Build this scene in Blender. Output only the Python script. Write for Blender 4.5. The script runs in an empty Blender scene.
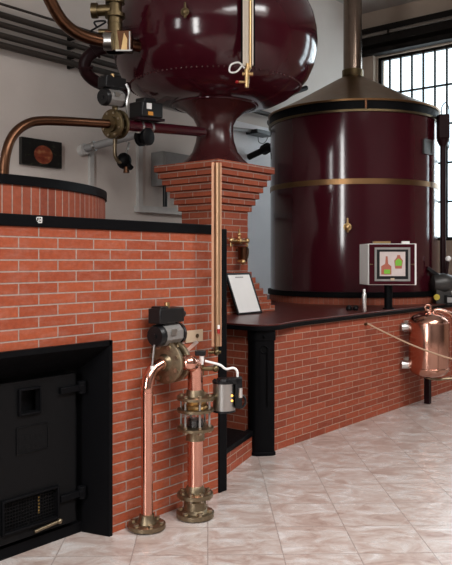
import bpy, bmesh, math, random
from mathutils import Vector, Matrix
random.seed(7)
C = bpy.context.scene.collection
PI = math.pi

# ------------------------------------------------------------------ camera, sky, lights, exposure
F, EYE, HOR = 731.0, 1.6, 260.0
RGT = Vector((0.637, -0.771, 0)).normalized()
FWD = Vector((0.771, 0.637, 0)).normalized()
cam = bpy.data.cameras.new('camera'); camo = bpy.data.objects.new('camera', cam); C.objects.link(camo)
cam.sensor_fit = 'HORIZONTAL'; cam.sensor_width = 36.0; cam.lens = F/452*36.0
cam.shift_y = -(282.5-HOR)/452; cam.clip_start = 0.05
m = Matrix((RGT, Vector((0,0,1)), -FWD)).transposed().to_4x4()
m.translation = Vector((0,0,EYE)); camo.matrix_world = m
bpy.context.scene.camera = camo

world = bpy.data.worlds.new('sky'); bpy.context.scene.world = world; world.use_nodes = True
bg = world.node_tree.nodes['Background']; bg.inputs[0].default_value = (0.86,0.94,1.0,1); bg.inputs[1].default_value = 3.0

def area(name, loc, direction, sx, sy, power, col=(1,1,1)):
    l = bpy.data.lights.new(name, 'AREA'); l.shape = 'RECTANGLE'; l.size = sx; l.size_y = sy; l.energy = power; l.color = col
    o = bpy.data.objects.new(name, l); C.objects.link(o); o.location = loc
    d = Vector(direction).normalized(); z = -d; y = Vector((0,0,1)) if abs(d.z) < .9 else Vector((0,1,0)); x = y.cross(z).normalized(); y = z.cross(x)
    mm = Matrix((x,y,z)).transposed().to_4x4(); mm.translation = Vector(loc); o.matrix_world = mm
    return o
DAY = (1.0, 0.975, 0.95)
area('daylight_left', (-4.25, 1.0, 3.2), (1,0,0), 1.0, 3.9, 420, DAY)
area('daylight_left', (-4.25, 4.3, 4.2), (1,0,0), 0.7, 2.0, 70, DAY)
area('daylight_roof', (0.9, -2.6, 7.15), (0,0,-1), 4.4, 4.0, 1080, DAY)
area('daylight_roof', (5.2, -2.6, 7.15), (0,0,-1), 2.0, 4.0, 700, DAY)  # second roof light, added to brighten the counter and back wall
area('daylight_right', (12.3, 4.7, 3.59), (-1,0,0), 3.2, 3.3, 160, (0.92,0.97,1.0))
area('daylight_right', (12.3, 1.85, 3.59), (-1,0,0), 1.1, 3.3, 100, (0.92,0.97,1.0))
vs = bpy.context.scene.view_settings
vs.view_transform = 'Standard'; vs.look = 'None'; vs.gamma = 1.0; vs.use_curve_mapping = False; vs.exposure = -0.5

# ------------------------------------------------------------------ measuring helpers (line of sight -> place)
def ray(px): return FWD + RGT*((px-226)/F)
def _pt(px, py, t):
    p = ray(px)*t; return Vector((p.x, p.y, EYE+(HOR-py)/F*t))
def atv(px, py, v): return _pt(px, py, v/ray(px).y)
def atu(px, py, u): return _pt(px, py, u/ray(px).x)
def atZ(px, py, Z): return _pt(px, py, Z)

def onround(px, py, c, rad):      # where the line of sight meets an upright cylinder
    r_ = ray(px); A = r_.x**2+r_.y**2; Bq = -2*(r_.x*c[0]+r_.y*c[1]); Cq = c[0]**2+c[1]**2-rad**2
    return _pt(px, py, (-Bq-math.sqrt(max(Bq*Bq-4*A*Cq,0)))/(2*A))

# ------------------------------------------------------------------ mesh helpers
class MB:
    def __init__(s): s.bm = bmesh.new()
    def quad(s, pts):
        return s.bm.faces.new([s.bm.verts.new(p) for p in pts])
    def box(s, a, b):
        x0,y0,z0 = [min(a[i],b[i]) for i in range(3)]; x1,y1,z1 = [max(a[i],b[i]) for i in range(3)]
        return s.prism([(x0,y0),(x1,y0),(x1,y1),(x0,y1)], z0, z1)
    def prism(s, poly, z0, z1):
        lo = [s.bm.verts.new((p[0],p[1],z0)) for p in poly]; hi = [s.bm.verts.new((p[0],p[1],z1)) for p in poly]
        n = len(poly)
        s.bm.faces.new(lo[::-1]); s.bm.faces.new(hi)
        for i in range(n): s.bm.faces.new((lo[i],lo[(i+1)%n],hi[(i+1)%n],hi[i]))
        return s
    def extr(s, pts, vec):          # polygon in 3-D extruded by a vector
        vec = Vector(vec); lo = [s.bm.verts.new(Vector(p)) for p in pts]; hi = [s.bm.verts.new(Vector(p)+vec) for p in pts]
        n = len(pts)
        s.bm.faces.new(lo[::-1]); s.bm.faces.new(hi)
        for i in range(n): s.bm.faces.new((lo[i],lo[(i+1)%n],hi[(i+1)%n],hi[i]))
        return s
    def obox(s, c, ax, h):          # oriented box: centre, three axes, half sizes
        c = Vector(c); a = [Vector(ax[i]).normalized()*h[i] for i in range(3)]
        s.extr([c-a[0]-a[1]-a[2], c+a[0]-a[1]-a[2], c+a[0]+a[1]-a[2], c-a[0]+a[1]-a[2]], a[2]*2); return s
    def rings(s, rings, close=True, cap=True):
        vr = [[s.bm.verts.new(p) for p in r] for r in rings]; n = len(vr[0])
        for a, b in zip(vr, vr[1:]):
            for i in range(n): s.bm.faces.new((a[i],a[(i+1)%n],b[(i+1)%n],b[i]))
        if cap: s.bm.faces.new(vr[0][::-1]); s.bm.faces.new(vr[-1])
        return s
    def _frame(s, d):
        d = Vector(d).normalized(); u = Vector((0,0,1)) if abs(d.z) < .95 else Vector((1,0,0))
        x = u.cross(d).normalized(); return x, d.cross(x), d
    def cyl(s, p0, p1, r0, r1=None, seg=20):
        r1 = r0 if r1 is None else r1; p0 = Vector(p0); p1 = Vector(p1); x,y,_ = s._frame(p1-p0)
        return s.rings([[p+(x*math.cos(2*PI*i/seg)+y*math.sin(2*PI*i/seg))*r for i in range(seg)] for p, r in ((p0,r0),(p1,r1))])
    def turned(s, p0, p1, prof, seg=24):   # profile (t along axis 0..1, radius)
        p0 = Vector(p0); p1 = Vector(p1); x,y,_ = s._frame(p1-p0)
        return s.rings([[p0.lerp(p1,t)+(x*math.cos(2*PI*i/seg)+y*math.sin(2*PI*i/seg))*max(r,1e-4) for i in range(seg)] for t, r in prof])
    def tube(s, pts, r, seg=14, sub=6):
        P = [Vector(p) for p in pts]
        if sub > 1 and len(P) > 2:
            Q = []
            for i in range(len(P)-1):
                p0 = P[i-1] if i else P[0]*2-P[1]; p1 = P[i]; p2 = P[i+1]; p3 = P[i+2] if i+2 < len(P) else P[-1]*2-P[-2]
                for k in range(sub):
                    t = k/sub
                    Q.append(.5*((2*p1)+(p2-p0)*t+(2*p0-5*p1+4*p2-p3)*t*t+(3*p1-p0-3*p2+p3)*t**3))
            P = Q+[P[-1]]
        d0 = (P[1]-P[0]).normalized(); x,y,_ = s._frame(d0); rr = []
        for i, p in enumerate(P):
            d = (P[min(i+1,len(P)-1)]-P[max(i-1,0)]).normalized()
            x = (x-d*x.dot(d)).normalized(); y = d.cross(x)
            rr.append([p+(x*math.cos(2*PI*k/seg)+y*math.sin(2*PI*k/seg))*r for k in range(seg)])
        return s.rings(rr)
    def lathe(s, c, prof, seg=64, cap=True):
        c = Vector(c)
        return s.rings([[c+Vector((r*math.cos(2*PI*i/seg), r*math.sin(2*PI*i/seg), z)) for i in range(seg)] for r, z in prof], cap=cap)
    def annulus(s, c, r0, r1, z0, z1, seg=96):
        c = Vector(c); vs_ = []
        for r, z in ((r1,z0),(r1,z1),(r0,z1),(r0,z0)):
            vs_.append([s.bm.verts.new(c+Vector((r*math.cos(2*PI*i/seg), r*math.sin(2*PI*i/seg), z))) for i in range(seg)])
        for k in range(4):
            a, b = vs_[k], vs_[(k+1)%4]
            for i in range(seg): s.bm.faces.new((a[i],a[(i+1)%seg],b[(i+1)%seg],b[i]))
        return s
    def ball(s, c, r, sc=(1,1,1)):
        mm = Matrix.Translation(Vector(c)) @ Matrix.Diagonal((*[r*k for k in sc],1))
        bmesh.ops.create_uvsphere(s.bm, u_segments=18, v_segments=12, radius=1, matrix=mm); return s
    def torus(s, c, axis, R, r, seg=28, a0=0, a1=2*PI):
        x,y,_ = s._frame(axis); c = Vector(c); full = abs(a1-a0-2*PI) < 1e-6
        n = seg if full else seg+1
        pts = [c+(x*math.cos(a0+(a1-a0)*i/seg)+y*math.sin(a0+(a1-a0)*i/seg))*R for i in range(n)]
        if full:
            vr = []
            for p in pts:
                e = (p-c).normalized(); z = Vector(axis).normalized()
                vr.append([s.bm.verts.new(p+(e*math.cos(2*PI*k/10)+z*math.sin(2*PI*k/10))*r) for k in range(10)])
            for i in range(n):
                a, b = vr[i], vr[(i+1)%n]
                for k in range(10): s.bm.faces.new((a[k],a[(k+1)%10],b[(k+1)%10],b[k]))
            return s
        return s.tube(pts, r, 10, 1)
    def build(s, name, mat, parent=None, bevel=0, angle=38):
        bmesh.ops.recalc_face_normals(s.bm, faces=s.bm.faces)
        o_ = Vector((0,0,0)); q = parent
        while q is not None: o_ = o_+q.location; q = q.parent
        if o_.length > 0: bmesh.ops.translate(s.bm, verts=s.bm.verts, vec=-o_)
        me = bpy.data.meshes.new(name); s.bm.to_mesh(me); s.bm.free()
        me.polygons.foreach_set('use_smooth', [True]*len(me.polygons)); me.set_sharp_from_angle(angle=math.radians(angle))
        me.materials.append(mat); o = bpy.data.objects.new(name, me); C.objects.link(o); o.parent = parent
        if bevel:
            b = o.modifiers.new('bevel','BEVEL'); b.width = bevel; b.segments = 2; b.limit_method = 'ANGLE'; b.angle_limit = math.radians(50)
            b.harden_normals = False
        return o

def tag(o, label, cat, group=None):
    o['label'] = label; o['category'] = cat
    if group: o['group'] = group
    return o
def thing(name, loc, label, cat, group=None):
    o = bpy.data.objects.new(name, None); C.objects.link(o); o.location = loc; o.empty_display_size = .1
    return tag(o, label, cat, group)
def struct(o): o['kind'] = 'structure'; return o

# ------------------------------------------------------------------ materials
def nt(name):
    mt = bpy.data.materials.new(name); mt.use_nodes = True; t = mt.node_tree
    return mt, t, t.nodes['Principled BSDF']
def N(t, kind, **kw):
    n = t.nodes.new(kind)
    for k, v in kw.items(): setattr(n, k, v)
    return n
def mathn(t, op, a, b=None, c=None):
    n = N(t, 'ShaderNodeMath', operation=op)
    for i, v in enumerate((a,b,c)):
        if v is None: continue
        if isinstance(v, (int,float)): n.inputs[i].default_value = v
        else: t.links.new(v, n.inputs[i])
    return n.outputs[0]
def mixc(t, fac, a, b, mode='MIX'):
    n = N(t, 'ShaderNodeMix', data_type='RGBA', blend_type=mode)
    for i, v in ((0,fac),(6,a),(7,b)):
        if isinstance(v, (int,float)): n.inputs[i].default_value = v
        elif isinstance(v, tuple): n.inputs[i].default_value = (*v[:3],1)
        else: t.links.new(v, n.inputs[i])
    return n.outputs[2]
def noise(t, vec, scale, detail=4, rough=.55):
    n = N(t, 'ShaderNodeTexNoise'); n.inputs['Scale'].default_value = scale; n.inputs['Detail'].default_value = detail; n.inputs['Roughness'].default_value = rough
    if vec is not None: t.links.new(vec, n.inputs['Vector'])
    return n.outputs[0]
def ramp(t, fac, stops):
    n = N(t, 'ShaderNodeValToRGB'); e = n.color_ramp.elements
    while len(e) < len(stops): e.new(.5)
    for el, (p, c) in zip(e, stops): el.position = p; el.color = (*c,1) if isinstance(c, tuple) else (c,c,c,1)
    t.links.new(fac, n.inputs[0]); return n.outputs[0]
def bump(t, b, h, strength, dist):
    n = N(t, 'ShaderNodeBump'); n.inputs['Strength'].default_value = strength; n.inputs['Distance'].default_value = dist
    t.links.new(h, n.inputs['Height']); t.links.new(n.outputs[0], b.inputs['Normal'])
def plain(name, col, rough=.5, metal=0, var=.12, scale=14, bmp=0, coat=0, spec=.5):
    mt, t, b = nt(name); oc = N(t,'ShaderNodeTexCoord').outputs['Object']
    nz = noise(t, oc, scale)
    c = mixc(t, nz, tuple(k*(1-var) for k in col), tuple(min(1,k*(1+var)) for k in col))
    t.links.new(c, b.inputs['Base Color'])
    r = mathn(t, 'MULTIPLY_ADD', noise(t, oc, scale*2.3), rough*.3, rough*.85); t.links.new(r, b.inputs['Roughness'])
    b.inputs['Metallic'].default_value = metal; b.inputs['Coat Weight'].default_value = coat; b.inputs['Coat Roughness'].default_value = .04
    b.inputs['Specular IOR Level'].default_value = spec
    if bmp: bump(t, b, noise(t, oc, scale*6), .4, bmp)
    return mt
def brickmat(name, c1, c2, mortar, row=.06, width=.25, offx=0, offz=0, ms=.005, white=.25, ring=None, bmpd=.006):
    mt, t, b = nt(name); tc = N(t,'ShaderNodeTexCoord'); sp = N(t,'ShaderNodeSeparateXYZ'); t.links.new(tc.outputs['Object'], sp.inputs[0])
    if ring:
        h = mathn(t,'MULTIPLY', mathn(t,'ARCTAN2', sp.outputs[1], sp.outputs[0]), ring)
    else:
        g = N(t,'ShaderNodeNewGeometry'); sn = N(t,'ShaderNodeSeparateXYZ'); t.links.new(g.outputs['True Normal'], sn.inputs[0])
        k = mathn(t,'GREATER_THAN', mathn(t,'ABSOLUTE', sn.outputs[0]), .707)
        h = mathn(t,'ADD', mathn(t,'MULTIPLY', sp.outputs[0], mathn(t,'SUBTRACT',1,k)), mathn(t,'MULTIPLY', sp.outputs[1], k))
    cv = N(t,'ShaderNodeCombineXYZ'); t.links.new(mathn(t,'ADD',h,offx), cv.inputs[0]); t.links.new(mathn(t,'ADD',sp.outputs[2],offz), cv.inputs[1])
    br = N(t,'ShaderNodeTexBrick', offset=0 if ring else .5, offset_frequency=2, squash=1, squash_frequency=2); t.links.new(cv.outputs[0], br.inputs['Vector'])
    for k_, v in (('Scale',1),('Mortar Size',ms),('Mortar Smooth',.25),('Bias',-.1),('Brick Width',width),('Row Height',row)): br.inputs[k_].default_value = v
    br.inputs['Color1'].default_value = (*c1,1); br.inputs['Color2'].default_value = (*c2,1); br.inputs['Mortar'].default_value = (*mortar,1)
    oc = tc.outputs['Object']
    st = N(t,'ShaderNodeMapping'); st.inputs['Scale'].default_value = (5,5,16); t.links.new(oc, st.inputs[0])
    dirt = ramp(t, noise(t, st.outputs[0], 1.6, 6, .65), [(.46,0.0),(.78,1.0)])
    pal = mixc(t, mathn(t,'MULTIPLY', dirt, white), br.outputs['Color'], tuple(.6*k+.2*j for k, j in zip(c1,(1,.85,.78))))
    sh = mixc(t, .55, pal, ramp(t, noise(t, oc, 40, 3), [(.25,.55),(.75,1.0)]), 'MULTIPLY')
    t.links.new(sh, b.inputs['Base Color']); b.inputs['Roughness'].default_value = .7; b.inputs['Specular IOR Level'].default_value = .25
    hgt = mathn(t,'ADD', mathn(t,'SUBTRACT',1,br.outputs['Fac']), mathn(t,'MULTIPLY', noise(t, oc, 90, 3), .25))
    bump(t, b, hgt, .7, bmpd)
    return mt

B1, B2 = (.37,.083,.034), (.28,.055,.023)
M = {}
M['brick'] = brickmat('furnace brick', B1, B2, (.36,.275,.235), offx=.19, offz=.02, ms=.0045, white=.4)
M['brick_counter'] = brickmat('counter brick', (.36,.078,.037), (.25,.050,.025), (.44,.27,.20), offx=.10, ms=.0042, white=.2)
M['brick_column'] = brickmat('column brick', (.37,.084,.038), (.26,.053,.026), (.40,.28,.23), row=.0657, ms=.0052, offz=-.02, white=.15)
M['brick_ring'] = brickmat('ring brick', (.35,.080,.038), (.24,.054,.029), (.42,.31,.26), row=.6, width=.066, ring=1.433, offz=.25, ms=.0042, white=.15)
M['brick_plinth'] = brickmat('plinth brick', (.38,.10,.055), (.30,.075,.042), (.34,.2,.15), row=.3, width=.066, ring=1.19, offz=.05, ms=.003, white=.1)
M['black'] = plain('black painted steel', (.0035,.0035,.0042), .5, 0, .2, spec=.06)
M['cast'] = plain('black cast iron', (.004,.004,.0045), .5, 0, .3, 25, .001, spec=.12)
M['maroon'] = plain('maroon lacquer', (.042,.0045,.0090), .13, 0, .1, 5, coat=.12, spec=.42)
M['maroon_neck'] = plain('reflection browned maroon lacquer', (.050,.011,.012), .24, 0, .12, 5)  # browner and paler than the bulb: reflected brick put into the colour
M['maroon_dark'] = plain('dark maroon paint', (.014,.004,.005), .4, 0, .15, 8, spec=.12)
M['counter_top'] = plain('polished dark red stone', (.080,.017,.014), .30, 0, .4, 9, spec=.35)
M['copper'] = plain('polished copper', (.72,.37,.285), .18, 1, .06, 5)
M['copper_brown'] = plain('browned copper', (.115,.055,.031), .32, 1, .2, 9)
M['copper_vessel'] = plain('polished copper vessel', (.60,.33,.25), .2, 1, .08, 3)
M['brass'] = plain('shade darkened aged brass', (.15,.112,.06), .4, 1, .35, 22)  # aged brass, darkened further to carry the shade on the upper fittings
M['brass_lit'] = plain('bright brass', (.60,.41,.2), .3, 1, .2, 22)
M['bronze'] = plain('weathered bronze', (.24,.19,.125), .42, 1, .45, 45, .001)
M['bolt'] = plain('bolt metal', (.40,.34,.26), .32, 1, .2, 30)
M['lid'] = plain('brown brass sheet', (.22,.125,.058), .36, 1, .2, 5)
M['chimney'] = plain('bronze tinted steel', (.20,.155,.125), .2, 1, .25, 6)
M['steel'] = plain('brushed steel', (.45,.45,.44), .3, 1, .1, 30)
M['alu'] = plain('bare aluminium', (.75,.75,.74), .35, 1, .08, 30)
M['grey'] = plain('grey paint', (.26,.255,.25), .5)
M['duct'] = plain('grey conduit', (.55,.54,.52), .5)
M['grey_metal'] = plain('dark grey casting', (.27,.26,.25), .45, .4, .15, 30)
M['pump_iron'] = plain('dark pump iron', (.055,.052,.05), .4, .5, .3, 25)
M['plastic'] = plain('black plastic', (.006,.006,.007), .35, spec=.3)
M['white'] = plain('white plastic', (.78,.77,.75), .4, var=.04)
M['paper'] = plain('white paper', (.90,.90,.89), .12, var=.03, coat=.5)
M['print'] = plain('grey print', (.35,.35,.35), .5)
M['tan'] = plain('engraved tan plate', (.52,.40,.28), .45)
M['pipe_brown'] = plain('brown grey pipe', (.11,.09,.075), .5)
M['pipes'] = plain('dark brown wall pipe', (.045,.036,.030), .5, spec=.3)
M['beam'] = plain('dark steel beam', (.010,.008,.007), .6, spec=.08)
M['red'] = plain('red handle', (.35,.01,.01), .35)
M['yellow'] = plain('yellow disc', (.55,.42,.05), .5)
M['orange'] = plain('orange label', (.6,.25,.03), .5)
M['green'] = plain('green print', (.16,.42,.03), .5)
M['amber'] = plain('amber print', (.36,.10,.06), .5)
M['screen'] = plain('pale screen picture', (.58,.50,.48), .3)
M['rope'] = plain('pale tan braided rope', (.42,.27,.17), .6, 0, .5, 120, .002)
M['leaf'] = plain('dark green print', (.06,.08,.03), .4)
M['channel'] = plain('pale gauge channel', (.62,.55,.46), .4, 0, .1, 12)
M['wood'] = plain('copper edge strip', (.52,.28,.17), .4, .4, .15, 12)
M['tan_tube'] = plain('tan lacquered brass', (.42,.26,.15), .3, .6, .12, 12)

def plaster(name, col, dim=.1):
    mt, t, b = nt(name); oc = N(t,'ShaderNodeTexCoord').outputs['Object']
    c = mixc(t, noise(t, oc, 1.3, 5), tuple(k*(1-dim) for k in col), tuple(k*(1+dim) for k in col)); t.links.new(c, b.inputs['Base Color'])
    b.inputs['Roughness'].default_value = .85; bump(t, b, noise(t, oc, 24, 5), .35, .006); return mt
M['plaster'] = plaster('off white plaster', (.66,.60,.555))
M['dim'] = plaster('dark wall paint', (.10,.09,.085))
M['plaster_low'] = plaster('beige plaster', (.38,.30,.24))
M['whitewash_lifted'] = plaster('brightened whitewashed brick', (.86,.85,.87))
M['ceiling'] = plaster('grey ceiling', (.42,.39,.37))

def floor_mat():
    mt, t, b = nt('pink beige marble tile'); oc = N(t,'ShaderNodeTexCoord').outputs['Object']
    mp = N(t,'ShaderNodeMapping', vector_type='TEXTURE'); mp.inputs['Rotation'].default_value = (0,0,math.radians(41)); t.links.new(oc, mp.inputs[0])
    sh = N(t,'ShaderNodeMapping'); sh.inputs['Location'].default_value = (.135,0.0,0); t.links.new(mp.outputs[0], sh.inputs[0])
    br = N(t,'ShaderNodeTexBrick', offset=0); t.links.new(sh.outputs[0], br.inputs['Vector'])
    for k, v in (('Scale',1),('Mortar Size',.0036),('Mortar Smooth',.2),('Bias',0),('Brick Width',.41),('Row Height',.41)): br.inputs[k].default_value = v
    br.inputs['Color1'].default_value = (0,0,0,1); br.inputs['Color2'].default_value = (1,1,1,1)
    # each tile is cut from another place in the marble
    off = N(t,'ShaderNodeVectorMath', operation='SCALE'); t.links.new(br.outputs['Color'], off.inputs[0]); off.inputs['Scale'].default_value = 7
    ad = N(t,'ShaderNodeVectorMath', operation='ADD'); t.links.new(sh.outputs[0], ad.inputs[0]); t.links.new(off.outputs[0], ad.inputs[1])
    st = N(t,'ShaderNodeMapping'); st.inputs['Scale'].default_value = (2.3,1.3,1); t.links.new(ad.outputs[0], st.inputs[0])
    n1 = N(t,'ShaderNodeTexNoise'); n1.inputs['Scale'].default_value = 3.6; n1.inputs['Detail'].default_value = 8; n1.inputs['Roughness'].default_value = .72; n1.inputs['Distortion'].default_value = .8
    t.links.new(st.outputs[0], n1.inputs['Vector'])
    col = ramp(t, n1.outputs[0], [(.31,(.28,.19,.16)),(.44,(.40,.31,.275)),(.53,(.475,.41,.38)),(.64,(.575,.535,.52))])
    col = mixc(t, mathn(t,'MULTIPLY',br.outputs['Fac'],.62), col, (.20,.15,.13)); t.links.new(col, b.inputs['Base Color'])
    r = ramp(t, n1.outputs[0], [(.3,.34),(.7,.24)]); t.links.new(r, b.inputs['Roughness'])
    bump(t, b, mathn(t,'SUBTRACT',1,br.outputs['Fac']), .3, .002); return mt
M['floor'] = floor_mat()

def glass_mat():
    mt, t, b = nt('clear window glass'); out = t.nodes['Material Output']
    tr = N(t,'ShaderNodeBsdfTransparent'); tr.inputs[0].default_value = (.93,.97,.98,1); gl = N(t,'ShaderNodeBsdfGlossy'); gl.inputs['Roughness'].default_value = .05
    mx = N(t,'ShaderNodeMixShader'); mx.inputs[0].default_value = .06; t.links.new(tr.outputs[0], mx.inputs[1]); t.links.new(gl.outputs[0], mx.inputs[2]); t.links.new(mx.outputs[0], out.inputs[0]); return mt
M['glass'] = glass_mat()

def emit(name, col, s):
    mt, t, b = nt(name); b.inputs['Base Color'].default_value = (*col,1); b.inputs['Emission Color'].default_value = (*col,1); b.inputs['Emission Strength'].default_value = s; return mt
M['led'] = emit('amber led', (1,.45,.08), 2.5)
M['glow'] = emit('reflected yellow glow', (.9,.55,.15), .03)

def picture_mat():
    mt, t, b = nt('dark apple photograph'); tc = N(t,'ShaderNodeTexCoord').outputs['Generated']
    sp = N(t,'ShaderNodeSeparateXYZ'); t.links.new(tc, sp.inputs[0])
    dx = mathn(t,'MULTIPLY', mathn(t,'SUBTRACT', sp.outputs[0], .53), 1.48); dz = mathn(t,'SUBTRACT', sp.outputs[2], .44)
    d = mathn(t,'SQRT', mathn(t,'ADD', mathn(t,'MULTIPLY',dx,dx), mathn(t,'MULTIPLY',dz,dz)))
    ap = ramp(t, d, [(.335,1.0),(.35,0.0)])
    skin = ramp(t, noise(t, tc, 5, 4), [(.38,(.16,.022,.012)),(.55,(.26,.06,.025)),(.68,(.42,.2,.09))])
    back = ramp(t, noise(t, tc, 7, 4), [(.58,(.004,.004,.0035)),(.76,(.05,.055,.03))])
    t.links.new(mixc(t, ap, back, skin), b.inputs['Base Color']); b.inputs['Roughness'].default_value = .4; return mt
M['picture'] = picture_mat()

# ------------------------------------------------------------------ the room
U0, U1, V0, V1, ZC = -4.0, 11.9, -6.0, 6.6, 6.1
mb = MB(); mb.box((U0-.3,V0-.3,-.15),(U1+.3,V1+.3,0)); struct(mb.build('floor', M['floor']))
mb = MB(); mb.box((U0-.3,V0-.3,ZC),(-1.4,V1+.3,ZC+.15)); mb.box((6.3,V0-.3,ZC),(U1+.3,V1+.3,ZC+.15)); mb.box((-1.4,V0-.3,ZC),(6.3,-4.7,ZC+.15)); mb.box((-1.4,-.5,ZC),(6.3,V1+.3,ZC+.15)); mb.box((3.2,-4.7,ZC),(4.1,-.5,ZC+.15)); struct(mb.build('ceiling', M['ceiling']))
for i, (a, b_) in enumerate(((-1.4,3.2),(4.1,6.3))):      # unseen roof light wells, added to shade the upper walls
    mb = MB(); mb.box((a-.1,-4.8,ZC+.15),(a,-.4,7.3)); mb.box((b_,-4.8,ZC+.15),(b_+.1,-.4,7.3)); mb.box((a,-4.8,ZC+.15),(b_,-4.7,7.3)); mb.box((a,-.5,ZC+.15),(b_,-.4,7.3)); struct(mb.build('trim_%d'%(i+5), M['ceiling']))
mb = MB(); mb.box((U0-.3,V1,0),(U1+.3,V1+.3,ZC)); struct(mb.build('wall_back', M['plaster']))
def wall_holes(axis, w0, w1, a0, a1, holes, mat, name):
    mb = MB(); cur = a0
    def bx(p, q, z0, z1):
        if axis == 'u': mb.box((w0,p,z0),(w1,q,z1))
        else: mb.box((p,w0,z0),(q,w1,z1))
    for (p, q, z0, z1) in sorted(holes):
        bx(cur, p, 0, ZC); bx(p, q, z1, ZC)
        if z0 > 0: bx(p, q, 0, z0)
        cur = q
    bx(cur, a1, 0, ZC); return struct(mb.build(name, mat))
RW = [(3.1,6.30,1.93,5.25),(1.25,2.45,1.93,5.25)]
wall_holes('u', U1, U1+.3, V0, V1, RW, M['plaster_low'], 'wall_right')
wall_holes('u', U0-.3, U0, V0, V1, [(.45,1.55,1.2,5.2),(3.9,4.7,3.15,5.25)], M['dim'], 'wall_left')
mb = MB(); mb.box((U0,V0-.3,0),(U1,V0,ZC)); struct(mb.build('wall_front', M['dim']))
for i, (p, q, z0, z1) in enumerate(RW):
    mb = MB(); u = U1+.06
    for a, b_ in ((p,p+.06),(q-.06,q)): mb.box((u,a,z0),(u+.07,b_,z1))
    for a, b_ in ((z0,z0+.06),(z1-.05,z1)): mb.box((u,p,a),(u+.07,q,b_))
    v = q-.21
    while v > p+.1:
        mb.box((u+.01,v-.012,z0),(u+.05,v+.012,z1)); v -= .2125
    for k in range(1,5):
        z = z0+(z1-z0)*k/5; mb.box((u+.005,p,z-.014),(u+.055,q,z+.014))
    fr = struct(mb.build('window_%d'%(i+1), M['beam']))
    g = MB(); g.box((u+.025,p+.01,z0+.01),(u+.031,q-.01,z1-.01)); g.build('pane', M['glass'], fr)
# frames in the windows behind the photographer
for i, (axis, w, p, q, z0, z1, n) in enumerate((('u',U0-.1,.45,1.55,1.2,5.2,1),('u',U0-.1,3.9,4.7,3.15,5.25,1))):
    mb = MB()
    def bb(a, b_, c0, c1):
        if axis == 'u': mb.box((w-.03,a,c0),(w+.03,b_,c1))
        else: mb.box((a,w-.03,c0),(b_,w+.03,c1))
    bb(p,p+.06,z0,z1); bb(q-.06,q,z0,z1); bb(p,q,z0,z0+.06); bb(p,q,z1-.06,z1)
    for k in range(1,n): bb(p+(q-p)*k/n-.025, p+(q-p)*k/n+.025, z0, z1)
    bb(p,q,(z0+z1)/2-.025,(z0+z1)/2+.025)
    struct(mb.build('window_%d'%(i+3), M['beam']))
# beams and cable duct above the end window
mb = MB(); mb.box((11.62,V0+.02,5.42),(11.895,6.58,5.72)); struct(mb.build('trim_1', M['beam']))
mb = MB(); mb.box((11.70,V0+.02,5.27),(11.89,6.58,5.36)); struct(mb.build('trim_2', M['beam']))
mb = MB(); mb.box((11.80,6.32,1.5),(11.89,6.55,5.27)); struct(mb.build('trim_3', M['plaster_low']))

t = thing('cable_pipe', (11.58,0,5.56), 'thin brown pipe running along dark beam above the end window', 'pipe')
mb = MB(); mb.cyl((11.58,-5.9,5.57),(11.58,6.5,5.57),.028); mb.build('pipe', M['pipe_brown'], t)
for v in (5.9,3.6,1.3,-1.0,-3.3):
    mb = MB(); mb.box((11.55,v-.02,5.53),(11.62,v+.02,5.61)); mb.build('pipe_clip', M['beam'], t)
# pipes along the back wall
for i, (z, r) in enumerate(((4.205,.014),(4.095,.032),(3.995,.030),(3.885,.032),(3.785,.034))):
    mb = MB(); mb.cyl((1.0,6.5,z),(11.5 if i==4 else 8.0,6.5,z), r, seg=14)
    o = mb.build('wall_pipe', M['pipes'])
    tag(o, ('thin topmost dark pipe along the back wall', 'thick dark pipe second from top on the back wall', 'middle one of five dark pipes on the back wall',
            'dark pipe second from bottom on the back wall', 'lowest of five dark pipes along the back wall')[i], 'pipe', 'dark pipes along the back wall')
    for uu in (2.5,5.2,7.6):
        c = MB(); c.box((uu-.015,6.5,z-r-.006),(uu+.015,6.6,z+r+.006)); c.build('wall_bracket', M['beam'], o)

mb = MB(); mb.box((7.9,6.57,0),(9.5,6.6,3.6)); struct(mb.build('trim_4', M['whitewash_lifted']))  # whitewash made paler to brighten the dim wall between column and tank
# apple picture
a = atv(19,137,6.6); b_ = atv(59,169,6.6)
mb = MB(); mb.box((a.x,6.55,b_.z),(b_.x,6.6,a.z)); o = mb.build('picture', M['picture']); tag(o, 'small dark picture of a red apple on the back wall', 'picture')

# conduits on back wall
mb = MB(); mb.box((5.49,6.56,1.9),(5.545,6.6,2.90)); tag(mb.build('conduit', M['duct']), 'pale vertical conduit on wall right of apple picture', 'conduit', 'wall conduits')
p = atv(138,130,6.6)
mb = MB(); mb.box((p.x-.035,6.55,2.26),(p.x+.035,6.6,3.3)); tag(mb.build('conduit', M['duct']), 'grey vertical conduit beside grey wall cabinet behind brick corbel', 'conduit', 'wall conduits')
mb = MB(); mb.box((p.x-.06,6.52,2.19),(8.0,6.6,2.27)); tag(mb.build('conduit', M['duct']), 'grey horizontal duct low on back wall below grey cabinet', 'conduit', 'wall conduits')
a = atv(145,150,6.5); b_ = atv(180,190,6.5)
t = thing('electrical_cabinet', ((a.x+b_.x)/2+.3,6.6,b_.z), 'grey electrical cabinet on back wall behind the brick corbel', 'cabinet')
mb = MB(); mb.box((a.x+.2,6.38,b_.z+.02),(b_.x+.7,6.599,a.z)); mb.build('body', M['grey'], t, .008)
mb = MB(); mb.box((a.x+.22,6.365,b_.z+.04),(b_.x+.68,6.38,a.z-.02)); mb.build('door', M['grey'], t, .004)
mb = MB(); mb.cyl((a.x+.30,6.45,b_.z+.02),(a.x+.30,6.45,2.27),.03); mb.build('cable_gland', M['plastic'], t)

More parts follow.
